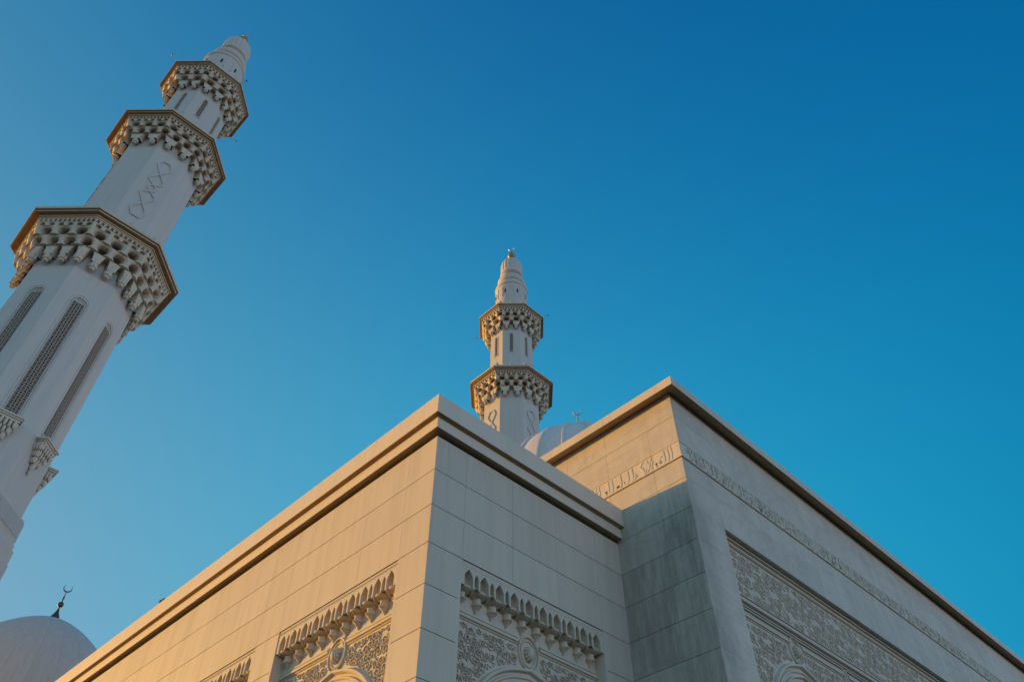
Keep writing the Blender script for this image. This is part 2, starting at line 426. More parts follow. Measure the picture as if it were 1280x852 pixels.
# ------------------------------------------------------------------ corbelled carved panel of the wing (local: x along wall, y into wall, front plane y=0)
PW = 3.225; PITCH_C = PW / 10; ZL, ZT = -1.6, 6.397; PD = .22
def make_wing_panel():
    hw = PW / 2; rng = random.Random(3)
    mb = MB()
    mb.box(-hw - .02, hw + .02, PD, PD + .06, ZL, ZT)             # back plate
    mb.box(-hw - .05, -hw, .0015, PD, ZL, ZT); mb.box(hw, hw + .05, .0015, PD, ZL, ZT)
    p = mb.build('carved_panel', M['wing'])
    # arcade frieze: thin slab with pointed openings, niches behind
    mb = MB(); zb = 6.02
    y0, y1 = .012, .10
    mb.box(-hw, hw, y1 + .001, PD - .001, 6.30, ZT - .003)
    mb.quad((-hw, y0, 6.305), (hw, y0, 6.305), (hw, y0, ZT - .003), (-hw, y0, ZT - .003))
    mb.quad((-hw, y0, ZT - .003), (hw, y0, ZT - .003), (hw, y1 + .01, ZT - .003), (-hw, y1 + .01, ZT - .003))
    edges = []
    for i in range(10):
        edges.append((-hw + (i + .5) * PITCH_C, .088, zb, 6.292))
        if i < 9: edges.append((-hw + (i + 1) * PITCH_C, .042, zb + .05, 6.262))
    edges.sort()
    # strip between openings: build front face column by column
    xs = set([-hw, hw])
    for c, w_, b_, t_ in edges:
        for px, pz in pointed(w_, b_, t_): xs.add(round(c + px, 5)); xs.add(round(c - px, 5))
    xs = sorted(x for x in xs if -hw <= x <= hw)
    def lower(x):
        for c, w_, b_, t_ in edges:
            d = abs(x - c)
            if d < w_ - 1e-6:
                zs = b_ + (t_ - b_) * .55; t = (1 - d / w_) ** (1 / 1.3); return zs + (t_ - zs) * t
        return None
    for a, b in zip(xs[:-1], xs[1:]):
        if b - a < 1e-5: continue
        mid = (a + b) / 2
        if lower(mid) is None: za = zb_ = zb - .01
        else:
            e1, e2 = a + 1e-5, b - 1e-5
            za, zb_ = lower(e1) or 6.15, lower(e2) or 6.15
        mb.quad((a, y0, za), (b, y0, zb_), (b, y0, 6.306), (a, y0, 6.306))
        mb.quad((a, y0, za), (b, y0, zb_), (b, y1, zb_), (a, y1, za))
    for c, w_, b_, t_ in edges:
        for sg in (-1, 1):
            zs = b_ + (t_ - b_) * .55
            mb.quad((c + sg * w_, y0, b_ - .03), (c + sg * w_, y1, b_ - .03), (c + sg * w_, y1, zs), (c + sg * w_, y0, zs))
        # concave niche behind
        rows = []
        for k in range(7):
            t = k / 6; zz = b_ + (t_ - b_) * t; r_ = w_ * (1 if t < .55 else max(.02, 1 - ((t - .55) / .45) ** 1.3))
            dep = (PD - .03 - y1) if w_ > .06 else .06
            rows.append([(c + r_ * cos(u) * 1.02, y1 + dep * sin(u) * (1 if t < .6 else 1 - (t - .6) / .5), zz) for u in [pi * q / 8 for q in range(9)]])
        mb.grid(rows)
    # tiny incised meander along the top of the frieze
    for k in range(64):
        x = -hw + (k + .5) * PW / 64
        ribbon(mb, [(x - .018, 6.318 + (.014 if k % 2 else 0)), (x, 6.345), (x + .018, 6.372 - (.014 if k % 2 else 0))], .014, .006, y0)
    mb.build('arcade_frieze', M['carved'], p)
    # corbels
    mb = MB()
    prof = [(.008, 5.765), (.018, 5.775), (.024, 5.80), (.030, 5.815), (.040, 5.822), (.056, 5.852), (.072, 5.860), (.080, 5.866), (.080, 5.880), (.068, 5.886), (.064, 5.93), (.064, 5.968),
            (.072, 5.972), (.076, 5.982), (.105, 5.992), (.142, 6.004), (.152, 6.014), (.152, 6.036), (.140, 6.040)]
    rows = []
    seg = 12
    for r_, z in prof:
        rows.append([(r_ * cos(t), PD - .002 - r_ * (1.28 if z > 5.98 else 1.6) * sin(t), z) for t in [pi * k / seg for k in range(seg + 1)]])
    mb.grid(rows); mb.cap(rows[-1])
    cb = mb.build('corbel', M['carved'], p, loc=(-hw + .5 * PITCH_C, 0, 0), smooth=True, angle=35)
    for i in range(1, 10):
        c = cb.copy(); COL.objects.link(c); c.parent = p; c.location.x = -hw + (i + .5) * PITCH_C
    # small pendants between the bowls
    mb = MB(); rows = []
    for r_, z in [(.006, 5.985), (.02, 6.0), (.034, 6.03), (.045, 6.05), (.045, 6.068)]:
        rows.append([(r_ * cos(t), .14 - r_ * 2.2 * sin(t), z) for t in [pi * k / 8 for k in range(9)]])
    mb.grid(rows); mb.cap(rows[-1])
    sb = mb.build('small_corbel', M['carved'], p, loc=(-hw + PITCH_C, 0, 0))
    for i in range(1, 9):
        c = sb.copy(); COL.objects.link(c); c.parent = p; c.location.x = -hw + (i + 1) * PITCH_C
    spandrel(p, '', -hw, hw, 5.725, 5.6, .235, 1.34, 3.8, 5.255, .03, PD, .155, .024, ZL, rng)
    return p

# ================================================================== THE WING (front block)
X0, Y0 = 6.0918, 7.9303; U1, V1 = 10.73, 6.163; YF, XF = 31.0, 36.0
ZS = [-1.6, -1.6 + .33] + [5.067 - .667 * k for k in range(9, -1, -1)]
ZS = sorted(set([z for z in ZS if z > -1.2] + [-1.6]))
ZSW = [z for z in ZS] + [5.73, 6.403, 7.07, 7.742, 8.425]
wing = thing('mosque_wing', 'low cream stone block with stepped cornice and corbelled carved panels, in front', 'building', (X0, Y0, 0))
def wl(o):      # keep world position under a moved root
    o.location = Vector(o.location) - Vector(wing.location); return o
PC_L = [10.24 + 3.985 * k for k in range(5)]
ssL = [0]
openL = []
for c in PC_L:
    a, b = c - PW / 2 - Y0, c + PW / 2 - Y0
    ssL += [a, a + PW / 3, a + 2 * PW / 3, b]; openL.append((a, b, -2, 6.40))
ssL.append(YF - Y0)
a = 8.382 - PW / 2 - X0; b = 8.382 + PW / 2 - X0
ssR = [0, a, a + PW / 3, a + 2 * PW / 3, b, U1 - X0]
mb, bk = MB(), MB()
wall_blocks(mb, bk, (X0, Y0), (0, 1), (-1, 0), ssL, ZSW, openL, mitre0=True)
wall_blocks(mb, bk, (X0, Y0), (1, 0), (0, -1), ssR, ZSW, [(a, b, -2, 6.40)], mitre0=True)
wl(mb.build('stone_facing', M['wing'], wing))
bk.box(X0 + .30, U1 - .01, Y0 + .30, YF - .06, -1.6, 8.6)
bk.box(X0 + .054, X0 + .30, Y0 + .054, YF - .06, 8.41, 8.6); bk.box(X0 + .3, U1 - .01, Y0 + .054, Y0 + .3, 8.41, 8.6)
wl(bk.build('wall_core', M['mortar'], wing))
mb = MB()
prof = [(-.054, 8.486), (.105, 8.486), (.112, 8.494), (.112, 8.695), (.13, 8.712), (.195, 8.715), (.203, 8.723), (.203, 9.112), (.195, 9.12), (-.32, 9.12), (-.33, 9.11), (-.33, 8.6)]
sweep_L(mb, prof, X0, Y0, YF, U1, [Y0 + 3.3 * k + 1.5 for k in range(9)], [Y0 + 50])
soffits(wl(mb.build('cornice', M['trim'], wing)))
mb = MB(); mb.quad((X0 + .1, Y0 + .1, 8.72), (U1, Y0 + .1, 8.72), (U1, YF - .1, 8.72), (X0 + .1, YF - .1, 8.72)); mb.box(X0, U1 - .01, YF - .06, YF, -1.6, 8.72)
wl(mb.build('roof', M['wing'], wing))
pan = make_wing_panel(); pan.parent = wing
pan.location = (8.382 - X0, 0, 0)
for i, c in enumerate(PC_L):
    q = copy_tree(pan, wing); q.location = (0, c - Y0, 0); q.rotation_euler = (0, 0, -pi / 2)

# ================================================================== THE HALL (tall block on the right)
hall = thing('mosque_hall', 'taller marble block with inscription band and large carved wall panel, on the right', 'building', (U1, V1, 0))
def hl(o): o.location = Vector(o.location) - Vector(hall.location); return o
ZSH = [z for z in ZS if z < 5.0] + [5.09, 5.757, 6.424, 7.09, 7.757, 8.44, 9.10, 9.578]
ZSH2 = [10.012, 10.64, 11.27]
ssY = [0, .69] + [.69 + 1.12 * k for k in range(1, 22)]
ssY = [s for s in ssY if s < YF - V1 - .5] + [YF - V1]
PX0, PX1 = 11.77, 22.99
ssX = [0, PX0 - U1] + [PX0 - U1 + (PX1 - PX0) / 9 * k for k in range(1, 10)] + [PX1 - U1 + 1.25 * k for k in range(1, 12)]
ssX = [s for s in ssX if s < XF - U1 - .5] + [XF - U1]
mb, bk = MB(), MB()
for zz in (ZSH, ZSH2):
    wall_blocks(mb, bk, (U1, V1), (0, 1), (-1, 0), ssY, zz, (), mitre0=True, gh=.0035, gv=.0015, ch=.0015)
    wall_blocks(mb, bk, (U1, V1), (1, 0), (0, -1), ssX, zz, [(PX0 - U1, PX1 - U1, -2, 8.43)], mitre0=True, gh=.001, gv=.0008, ch=.0008)
hl(mb.build('marble_facing', M['hall'], hall))
bk.box(U1 + .30, XF, V1 + .30, YF, -1.6, 11.2); bk.box(U1 + .02, U1 + .3, V1 + .06, YF, 11.1, 11.2); bk.box(U1 + .3, XF, V1 + .06, V1 + .3, 11.1, 11.2)
hl(bk.build('wall_core', M['mortar'], hall))
mb = MB()
prof = [(-.05, 11.285), (.02, 11.285), (.04, 11.27), (.215, 11.215), (.232, 11.20), (.25, 11.20), (.258, 11.208), (.258, 11.425), (.248, 11.435), (-.45, 11.435), (-.46, 11.42), (-.46, 11.1)]
sweep_L(mb, prof, U1, V1, YF, XF, [V1 + 1.62 + 2.3 * k for k in range(10)], [U1 + 1.9 + 2.4 * k for k in range(9)])
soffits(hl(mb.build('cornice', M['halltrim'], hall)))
mb = MB(); mb.quad((U1 + .1, V1 + .1, 11.25), (XF, V1 + .1, 11.25), (XF, YF, 11.25), (U1 + .1, YF, 11.25)); hl(mb.build('roof', M['hall'], hall))

# inscription band
mb = MB()
bprof = [(-.06, 9.579), (.030, 9.579), (.034, 9.583), (.034, 9.607), (.026, 9.612), (.002, 9.618), (.002, 9.968), (.016, 9.974), (.016, 9.992), (.008, 9.997), (.008, 10.006), (-.06, 10.011)]
sweep_L(mb, bprof, U1, V1, YF, XF, [V1 + .69 + 1.12 * k for k in range(0, 22, 2)], [U1 + 1.04 + 2.5 * k for k in range(9)])
band = hl(mb.build('inscription_band', M['halltrim'], hall))
# letters: strokes in (u, v) with v 0..1 in the band height; drawn in panels local to each face
LZ0, LZH = 9.64, .315
def stroke(mb, pts, s0, sx, wv, h, flip):
    # Catmull-Rom smoothing
    P = [pts[0]] + list(pts) + [pts[-1]]; out = []
    for i in range(1, len(P) - 2):
        for k in range(5):
            t = k / 5
            out.append(tuple(.5 * ((2 * P[i][c]) + (-P[i - 1][c] + P[i + 1][c]) * t + (2 * P[i - 1][c] - 5 * P[i][c] + 4 * P[i + 1][c] - P[i + 2][c]) * t * t + (-P[i - 1][c] + 3 * P[i][c] - 3 * P[i + 1][c] + P[i + 2][c]) * t ** 3) for c in (0, 1)))
    out.append(pts[-1])
    n = len(out)
    ribbon(mb, [(s0 + u * sx, LZ0 + v * LZH) for u, v in out], [wv * (.55 + .6 * sin(pi * min(1, max(0, (k + .6) / n)))) for k in range(n)], h, 0, .40)
GL = {   # simple letter bodies, u in band heights, writing runs right to left
 'alif': [[(0, .02), (.03, .5), (-.04, .98)], [(-.04, .98), (.06, .86)]],
 'lam': [[(.0, .98), (.05, .55), (.03, .12), (-.10, .0), (-.26, .06)], [(0, .98), (.09, .87)]],
 'lamalif': [[(.24, .98), (.10, .55), (-.10, .10), (-.2, .03)], [(-.12, .95), (-.02, .5), (.16, .04)], [(.24, .98), (.32, .86)]],
 'kaf': [[(.22, .92), (.02, .62), (.20, .34), (.16, .03), (-.22, .03)], [(.22, .92), (.32, .98)]],
 'mim': [[(.06, .22), (.0, .34), (-.09, .22), (0, .12), (.08, .22)], [(-.06, .12), (-.14, .02), (-.2, -.06)]],
 'waw': [[(.04, .30), (-.06, .36), (-.09, .22), (.02, .18), (.05, .30), (.03, .08), (-.14, -.04)]],
 'nun': [[(.14, .34), (.15, .10), (.0, -.02), (-.15, .10), (-.14, .32)]],
 'ha': [[(.1, .10), (.0, .44), (-.12, .2), (.02, .08), (.1, .26)]],
 'sin': [[(.24, .3), (.22, .06), (.12, .08), (.11, .24), (.10, .06), (0, .08), (-.01, .24), (-.03, .06), (-.26, .05)]],
 'ra': [[(.07, .34), (.07, .12), (-.04, -.02), (-.16, -.05)]],
 'dot': [[(-.025, 0), (.025, .03)]], 'hat': [[(-.06, 0), (0, .06), (.07, .02)]],
}
def write(mb, word, s0, sx, sgn, wv, h):
    s = s0
    for g, adv in word:
        vo = 0; g_ = g
        if '@' in g: g_, vo = g.split('@'); vo = float(vo)
        for st in GL[g_]: stroke(mb, [(sgn * u, v + vo) for u, v in st], s, sx, wv, h + random.uniform(-.001, .001), 1)
        s += adv * sx * sgn
    return s
WA = [('alif', -.28), ('lam', -.30), ('dot@.10', 0), ('lam', -.20), ('hat@.55', -.14), ('ha', -.30), ('waw', -.2), ('dot@.55', -.14), ('alif', -.22), ('lamalif', -.38), ('ra', -.10), ('dot@.5', -.2), ('kaf', -.42), ('mim', -.26), ('hat@.7', -.02), ('lam', -.34),
      ('alif', -.2), ('nun', -.34), ('dot@.4', -.1), ('lam', -.26), ('sin', -.46), ('lam', -.3), ('alif', -.25), ('waw', -.24)]
# side face (reads right to left as seen from outside: starts at the corner and goes to +Y... the viewer's left)
lt = MB(); s = .22
rngl = random.Random(5)
while s < 4.4:
    s2 = write(lt, WA, -s, LZH * 1.0, 1, .038, .006); s = -s2 + .1
face = lt.build('raised_letters', M['halltrim'], band)
face.location = Vector((U1, V1, 0)) - Vector(hall.location) - Vector(band.location); face.rotation_euler = (0, 0, -pi / 2)
face.location = (U1 - .005, V1, 0)
lt2 = MB(); keys = ['alif', 'lam', 'lamalif', 'kaf', 'mim', 'waw', 'nun', 'ha', 'sin', 'ra', 'lam', 'alif', 'lamalif', 'kaf']
s = XF - U1 - .4
while s > .3:
    g = rngl.choice(keys); write(lt2, [(g, 0)], s, LZH * 1.12, 1, .046, .020)
    if rngl.random() < .6: write(lt2, [(rngl.choice(['dot', 'hat', 'waw']) + '@%.2f' % rngl.uniform(.35, .6), 0)], s - .05, LZH, 1, .03, .014)
    if rngl.random() < .45: write(lt2, [(rngl.choice(['nun', 'ra', 'ha']) + '@%.2f' % rngl.uniform(.25, .5), 0)], s - .09, LZH * .8, 1, .028, .014)
    s -= LZH * rngl.uniform(.13, .22)
f2 = lt2.build('raised_letters', M['carved'], band); f2.location = (U1, V1 - .004, 0)

# large carved panel
def make_hall_panel():
    rng = random.Random(11); D = .15
    mb = MB(); hw = (PX1 - PX0) / 2; ZT2 = 8.428
    mb.box(-hw - .02, hw + .02, D, D + .06, -1.6, ZT2 + .02); mb.box(-hw - .05, -hw, .0015, D, -1.6, ZT2); mb.box(hw, hw + .05, .0015, D, -1.6, ZT2)
    mb.box(-hw, hw, .002, D, ZT2, ZT2 + .05)
    p = mb.build('carved_panel', M['hall'])
    mb = MB(); y = D
    def frame(x0, x1, z0, z1, wv, h):
        for a, b in (((x0, z0), (x1, z0)), ((x0, z1), (x1, z1)), ((x0, z0 - wv * .2), (x0, z1 + wv * .2)), ((x1, z0 - wv * .2), (x1, z1 + wv * .2))):
            ribbon(mb, [a, b], wv, h, y)
    for dx, wv, h in ((.045, .05, .055), (.125, .035, .022), (.18, .03, .035)):
        frame(-hw + dx, hw - dx, 7.10 + dx * .7, ZT2 - dx, wv, h)
    for z_, wv, h in ((7.085, .06, .07), (6.995, .04, .05)): ribbon(mb, [(-hw + .02, z_), (hw - .02, z_)], wv, h, y)
    for c in (-hw / 1.5, 0, hw / 1.5):
        frame(c - hw / 3 + .05, c + hw / 3 - .05, -1.5, 6.945, .045, .045)
    mb.build('panel_frame', M['carved'], p)
    mb = MB()
    x0, x1, z0, z1 = -hw + .21, hw - .21, 7.25, ZT2 - .21
    arabesque(mb, x0, x1, z0 - .05, z1 + .05, y, .27, .024, lambda px, pz, m: x0 + m < px < x1 - m and z0 + m < pz < z1 - m, rng)
    mb.build('carved_foliage', M['carved'], p)
    for c in (-hw / 1.5, 0, hw / 1.5):
        spandrel(p, '', c - hw / 3 + .10, c + hw / 3 - .10, 6.885, 6.7,   .23, 1.42, 4.7, 6.40, .04, y, .21, .022, -1.6, rng)
    return p
hp = make_hall_panel(); hp.parent = hall; hp.location = ((PX0 + PX1) / 2 - U1, 0, 0)

# ================================================================== MINARETS
def oct_pt(ap, side, t, z):
    a = side * pi / 4; n = (cos(a), sin(a)); tg = (-sin(a), cos(a)); h = ap * T8 * t
    return (n[0] * ap + tg[0] * h, n[1] * ap + tg[1] * h, z)
def oct_loft(mb, prof, cap0=True, cap1=True):
    rows = [[oct_pt(ap, s, -1, z) for s in range(8)] for ap, z in prof]
    mb.grid(rows, True)
    if cap0: mb.cap(rows[0][::-1])
    if cap1: mb.cap(rows[-1])
def cellc(t, n, ph):
    u = ((t + 1) / 2 * n + ph) % 1.0
    return abs(2 * u - 1) if True else 0       # 1 at cell borders (columns), 0 at the niche centre
def muqarnas(mb, tiers):
    """tiers: list of (z0, z1, d0, d1, n, phase)"""
    for side in range(8):
        rows = []
        for ti, (z0, z1, d0, d1, n, ph) in enumerate(tiers):
            tier0 = ti == 0
            nt_ = 96
            nv = 14
            for k in range(nv + 1):
                v = k / nv; row = []
                for i in range(nt_ + 1):
                    t = -1 + 2 * i / nt_; c = cellc(t, n, ph)
                    d = d0 + (d1 - d0) * (.40 + .60 * v ** .8)
                    if tier0:
                        a = 1 - min(1, c / .50) ** 3.0
                        if c < .50 and v < a: d = d0 - .02 + (d1 - d0) * .5 * max(0, v / a - .6)
                        else: d = d1
                    else:
                        cw, vh = (.60, .40) if n > 4 else (.66, .43)
                        e = (c / cw) ** 2.3 + (abs(v - .44) / vh) ** 2.1
                        dp = .10 if n > 4 else .46
                        if e < .80: d = d0 - dp
                        elif e < 1.0: d = d - (d - d0 + dp) * (1 - (e - .8) / .2) * .5 - .03
                        elif e < 1.9: d -= .07 * (1.9 - e) / .9 * (1 if n <= 4 else .4)
                        # ribs between the cells stand a little proud
                        if n <= 4 and e >= 1.9: d += .03
                    row.append(oct_pt(d, side, t, z0 + (z1 - z0) * v))
                rows.append(row)
        mb.grid(rows)
def pendants(mb, ap, z, n, ph, r, ln):
    for side in range(8):
        for k in range(n + 1):
            t = -1 + 2 * (k - ph) / n + (2 * ph / n) * 2 * 0
            t = -1 + 2 * (k + (ph if ph else 0)) / n
            if t > 1 - 1e-6: continue
            x, y, _ = oct_pt(ap, side, t, 0)
            mb.lathe([(r * .30, z - ln), (r * .62, z - ln * .97), (r * .72, z - ln * .86), (r * .62, z - ln * .72), (r * .66, z - ln * .66), (r * 1.0, z - ln * .60), (r * 1.05, z - ln * .5), (r * 1.05, z + ln * .9)], 32, x, y, flute=-.2, fn=8)
def lattice_mesh(hw, z0, z1, pitch, y):
    mb = MB(); nx = max(2, round(2 * hw / pitch)); px = 2 * hw / nx; nz = round((z1 - z0) / px); pz = (z1 - z0) / nz
    for i in range(nx):
        for j in range(nz):
            cx = -hw + (i + .5) * px; cz = z0 + (j + .5) * pz
            if (i + j) % 2: rs, rot, nn = .47, pi / 4, 4
            else: rs, rot, nn = .38, 0, 4
            hole = [(cx + px * rs * cos(rot + 2 * pi * k / 8) * (1 if k % 2 == 0 else .72), y, cz + pz * rs * sin(rot + 2 * pi * k / 8) * (1 if k % 2 == 0 else .72)) for k in range(8)]
            cor = []
            for k in range(8):
                a = rot + 2 * pi * k / 8; m_ = max(abs(cos(a)), abs(sin(a)))
                cor.append((cx + px / 2 * cos(a) / m_, y, cz + pz / 2 * sin(a) / m_))
            b = len(mb.v); mb.v += cor + hole + [(x, y + .05, z) for x, _, z in hole]
            for k in range(8):
                n = (k + 1) % 8
                mb.f.append((b + k, b + n, b + 8 + n, b + 8 + k)); mb.f.append((b + 8 + k, b + 8 + n, b + 16 + n, b + 16 + k))
    return mb
def place_face(o, ap, side, dx=0):
    a = side * pi / 4; o.location = (cos(a) * ap, sin(a) * ap, 0); o.rotation_euler = (0, 0, a + pi / 2)   # local -y looks outwards

def shaft_with_slots(mb, ap, z0, z1, hw, w0, w1, depth, only=None):
    """octagonal shaft whose faces carry a round-headed recess"""
    for s in range(8):
        if only is not None and s not in only:
            mb.quad(oct_pt(ap, s, -1, z0), oct_pt(ap, s, 1, z0), oct_pt(ap, s, 1, z1), oct_pt(ap, s, -1, z1)); continue
        a = s * pi / 4; nx, ny = cos(a), sin(a); tx, ty = -sin(a), cos(a); H = ap * T8
        def P(u, d, z): return (nx * (ap - d) + tx * u, ny * (ap - d) + ty * u, z)
        mb.quad(P(-H, 0, z0), P(H, 0, z0), P(H, 0, w0), P(-H, 0, w0))
        zs = w1 - hw
        mb.quad(P(-H, 0, w0), P(-hw, 0, w0), P(-hw, 0, zs), P(-H, 0, zs)); mb.quad(P(hw, 0, w0), P(H, 0, w0), P(H, 0, zs), P(hw, 0, zs))
        n = 12; arc = [(hw * cos(pi * k / n), zs + hw * sin(pi * k / n)) for k in range(n + 1)]
        for k in range(n):
            (a1, b1), (a2, b2) = arc[k], arc[k + 1]
            mb.quad(P(a1, 0, b1), P(a1, 0, z1), P(a2, 0, z1), P(a2, 0, b2))
        mb.quad(P(hw, 0, zs), P(H, 0, zs), P(H, 0, z1), P(hw, 0, z1)); mb.quad(P(-H, 0, zs), P(-hw, 0, zs), P(-hw, 0, z1), P(-H, 0, z1))
        out = [(hw, w0)] + arc + [(-hw, w0)]
        for k in range(len(out)):
            (a1, b1), (a2, b2) = out[k], out[(k + 1) % len(out)]
            mb.quad(P(a1, 0, b1), P(a2, 0, b2), P(a2, depth, b2), P(a1, depth, b1))
        mb.cap([P(a_, depth, b_) for a_, b_ in out])

def frame_strip(mb, hw, w0, w1, wv, h, y):
    zs = w1 - hw; pts = [(-hw, w0), (-hw, (w0 + zs) / 2), (-hw, zs)] + [(-hw * cos(pi * k / 14), zs + hw * sin(pi * k / 14)) for k in range(1, 14)] + [(hw, zs), (hw, (w0 + zs) / 2), (hw, w0)]
    ribbon(mb, pts, wv, h, y)

def make_minaret():
    R = thing('minaret', 'x', 'minaret', (2.556, 42.523, 0), group='white octagonal minarets with muqarnas balconies')
    c8 = cos(pi / 8)
    aC, aB, aA = 3.38 * c8, 3.0 * c8, 2.50 * c8
    # --- base with stepped top
    mb = MB()
    oct_loft(mb, [(q * c8, z) for q, z in [(4.05, -1.6), (4.05, 3), (3.92, 3.1), (3.90, 20.25), (3.84, 20.35), (3.84, 21.0), (3.74, 21.06), (3.72, 21.35), (3.66, 21.4), (3.70, 21.62), (3.62, 21.68), (3.62, 22.68), (3.55, 22.76), (3.30, 22.76)]])
    for s in range(8):
        for k in range(13):
            t = -1 + 2 * (k + .5) / 13; x, y, _ = oct_pt(3.62 * c8 + .01, s, t, 0)
            mb.box(x - .05, x + .05, y - .05, y + .05, 21.75, 22.6)
    mb.build('base', M['minaret'], R)
    # --- lower shaft
    mb = MB(); shaft_with_slots(mb, aC, 22.6, 39.4, .44, 26.95, 36.1, .12)
    sh = mb.build('lower_shaft', M['minaret'], R)
    proto = None
    for s in range(8):
        if proto is None:
            fr = MB(); frame_strip(fr, .375, 27.0, 36.02, .15, .07, .0); frame_strip(fr, .55, 26.9, 36.25, .045, .03, -.122)
            fr.box(-.50, .50, -.19, -.05, 26.86, 26.95)
            proto = fr.build('slit_window', M['minaret'], R)
            la = lattice_mesh(.31, 27.0, 35.72, .155, -.085).build('pierced_screen', M['lattice'], proto)
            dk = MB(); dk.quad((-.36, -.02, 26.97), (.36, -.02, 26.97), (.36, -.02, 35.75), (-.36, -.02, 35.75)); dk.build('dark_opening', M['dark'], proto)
            o = proto
        else: o = copy_tree(proto, R)
        place_face(o, aC - .12 + .0, s)
    # the recess back sits just behind the screen
    # --- brackets under the slit windows
    mb = MB()
    mb.box(-.72, .72, -.62, .02, 26.36, 26.46); mb.box(-.78, .78, -.68, .02, 26.46, 26.56); mb.box(-.66, .66, -.56, .02, 26.22, 26.36)
    for lv, (w_, d_, z_, n_) in enumerate([(.60, .50, 26.0, 5), (.46, .38, 25.68, 4), (.32, .27, 25.36, 3)]):
        mb.box(-w_ * .86, w_ * .86, -d_ * .78, .02, z_ - .12, z_ + .24)
        for k in range(n_):
            x = -w_ + 2 * w_ * (k + .5) / n_; mb.lathe([(.02, z_ - .16), (.07, z_ - .08), (.105, z_ + .04), (.105, z_ + .22), (.03, z_ + .23)], 10, x, -d_ + .04)
        for sg in (-1, 1):
            for k in range(3): mb.lathe([(.02, z_ - .16), (.07, z_ - .08), (.105, z_ + .04), (.105, z_ + .22), (.03, z_ + .23)], 10, sg * (w_ - .03), -d_ * (k + .3) / 3)
    mb.lathe([(.02, 24.55), (.10, 24.7), (.10, 24.8), (.05, 24.85), (.14, 25.0), (.2, 25.25), (.2, 25.35)], 12, 0, -.1)
    br = mb.build('bracket', M['muqarnas'], R)
    for s in range(8):
        o = br if s == 0 else br.copy()
        if s: COL.objects.link(o); o.parent = R
        place_face(o, aC, s); o.scale = (.92, .92, 1)
    # --- balconies
    def balcony(zs, ds, ns, zr0, zr1, rimR, pr, pl, shaft_ap, rail_ap):
        mb = MB(); tiers = []
        for k in range(len(zs) - 1): tiers.append((zs[k], zs[k + 1], ds[k], ds[k + 1], ns[k][0], ns[k][1]))
        muqarnas(mb, tiers); pendants(mb, ds[1] - pr * .85, zs[0], ns[0][0], .5 if ns[0][1] else 0, pr, pl)
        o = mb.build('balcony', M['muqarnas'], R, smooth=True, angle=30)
        rp = rimR * c8; h = zr1 - zr0
        mb = MB(); d3 = ds[-1]
        oct_loft(mb, [(shaft_ap, zr0 - .03), (d3 - .03, zr0 - .03), (d3 + .03, zr0), (d3 + .03, zr0 + h * .16), (d3 + .10, zr0 + h * .18), (d3 + .10, zr0 + h * .34), (d3 + .12, zr0 + h * .36), (rp - .13, zr0 + h * .38), (rp - .13, zr0 + h * .52),
                      (rp - .02, zr0 + h * .56), (rp, zr0 + h * .6), (rp, zr1 - .03), (rp - .03, zr1), (shaft_ap, zr1)])
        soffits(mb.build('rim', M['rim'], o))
        # railing: posts with spikes and pierced panels
        mb = MB()
        for s in range(8):
            a = s * pi / 4; tx, ty = -sin(a), cos(a)
            for t in (-1, 0):
                x, y, _ = oct_pt(rail_ap, s, t, 0)
                mb.lathe([(.15, zr1), (.15, zr1 + .78), (.19, zr1 + .8), (.19, zr1 + .88), (.06, zr1 + .92), (.09, zr1 + 1.02), (.015, zr1 + 1.22)], 8, x, y, a0=a + pi / 8)
            # rails
            for za, zb in ((.02, .14), (.66, .76)):
                for dd in (0,):
                    q = [oct_pt(rail_ap - .05, s, -1, zr1 + za), oct_pt(rail_ap - .05, s, 1, zr1 + za), oct_pt(rail_ap + .05, s, 1, zr1 + za), oct_pt(rail_ap + .05, s, -1, zr1 + za)]
                    q2 = [(x, y, zr1 + zb) for x, y, _ in q]; b = len(mb.v); mb.v += q + q2
                    for f in ((0, 1, 2, 3), (4, 5, 6, 7), (0, 1, 5, 4), (2, 3, 7, 6)): mb.f.append(tuple(b + k for k in f))
        rl = mb.build('railing', M['minaret'], o)
        H = rail_ap * T8
        lm = lattice_mesh(H * .86, zr1 + .14, zr1 + .66, .13, 0)
        p0 = lm.build('pierced_screen', M['lattice'], o)
        for s in range(8):
            q = p0 if s == 0 else p0.copy()
            if s: COL.objects.link(q); q.parent = o
            place_face(q, rail_ap + .02, s)
        return o
    balcony([38.75, 39.55, 40.22, 40.82, 41.12, 41.42], [aC, aC + .52, aC + .86, aC + 1.14, aC + 1.24, aC + 1.30], [(3, 0), (3, .5), (3, 0), (6, 0), (12, 0)], 41.42, 42.05, 5.35, .25, .55, aB, 4.05)
    balcony([54.05, 54.75, 55.28, 55.72, 55.95, 56.15], [aB, aB + .46, aB + .76, aB + 1.0, aB + 1.10, aB + 1.16], [(2, .5), (3, .5), (3, 0), (6, 0), (12, 0)], 56.15, 56.66, 4.70, .22, .48, aA, 3.55)
    balcony([64.62, 65.30, 65.86, 66.35, 66.62, 66.85], [aA, aA + .42, aA + .72, aA + .94, aA + 1.03, aA + 1.08], [(2, .5), (2, 0), (3, .5), (6, 0), (9, 0)], 66.85, 67.30, 3.99, .19, .42, 1.8, 3.0)
    # --- middle shaft with interlaced strapwork on the four main faces
    mb = MB(); oct_loft(mb, [(aB, 41.9), (aB, 54.9)]); mb.build('middle_shaft', M['minaret'], R)
    mb = MB(); zc = 48.85
    half = [(0, 3.5), (.27, 3.5), (.50, 3.02), (.50, 2.72), (-.50, 1.10), (-.50, .80), (.24, .22), (.24, 0)]
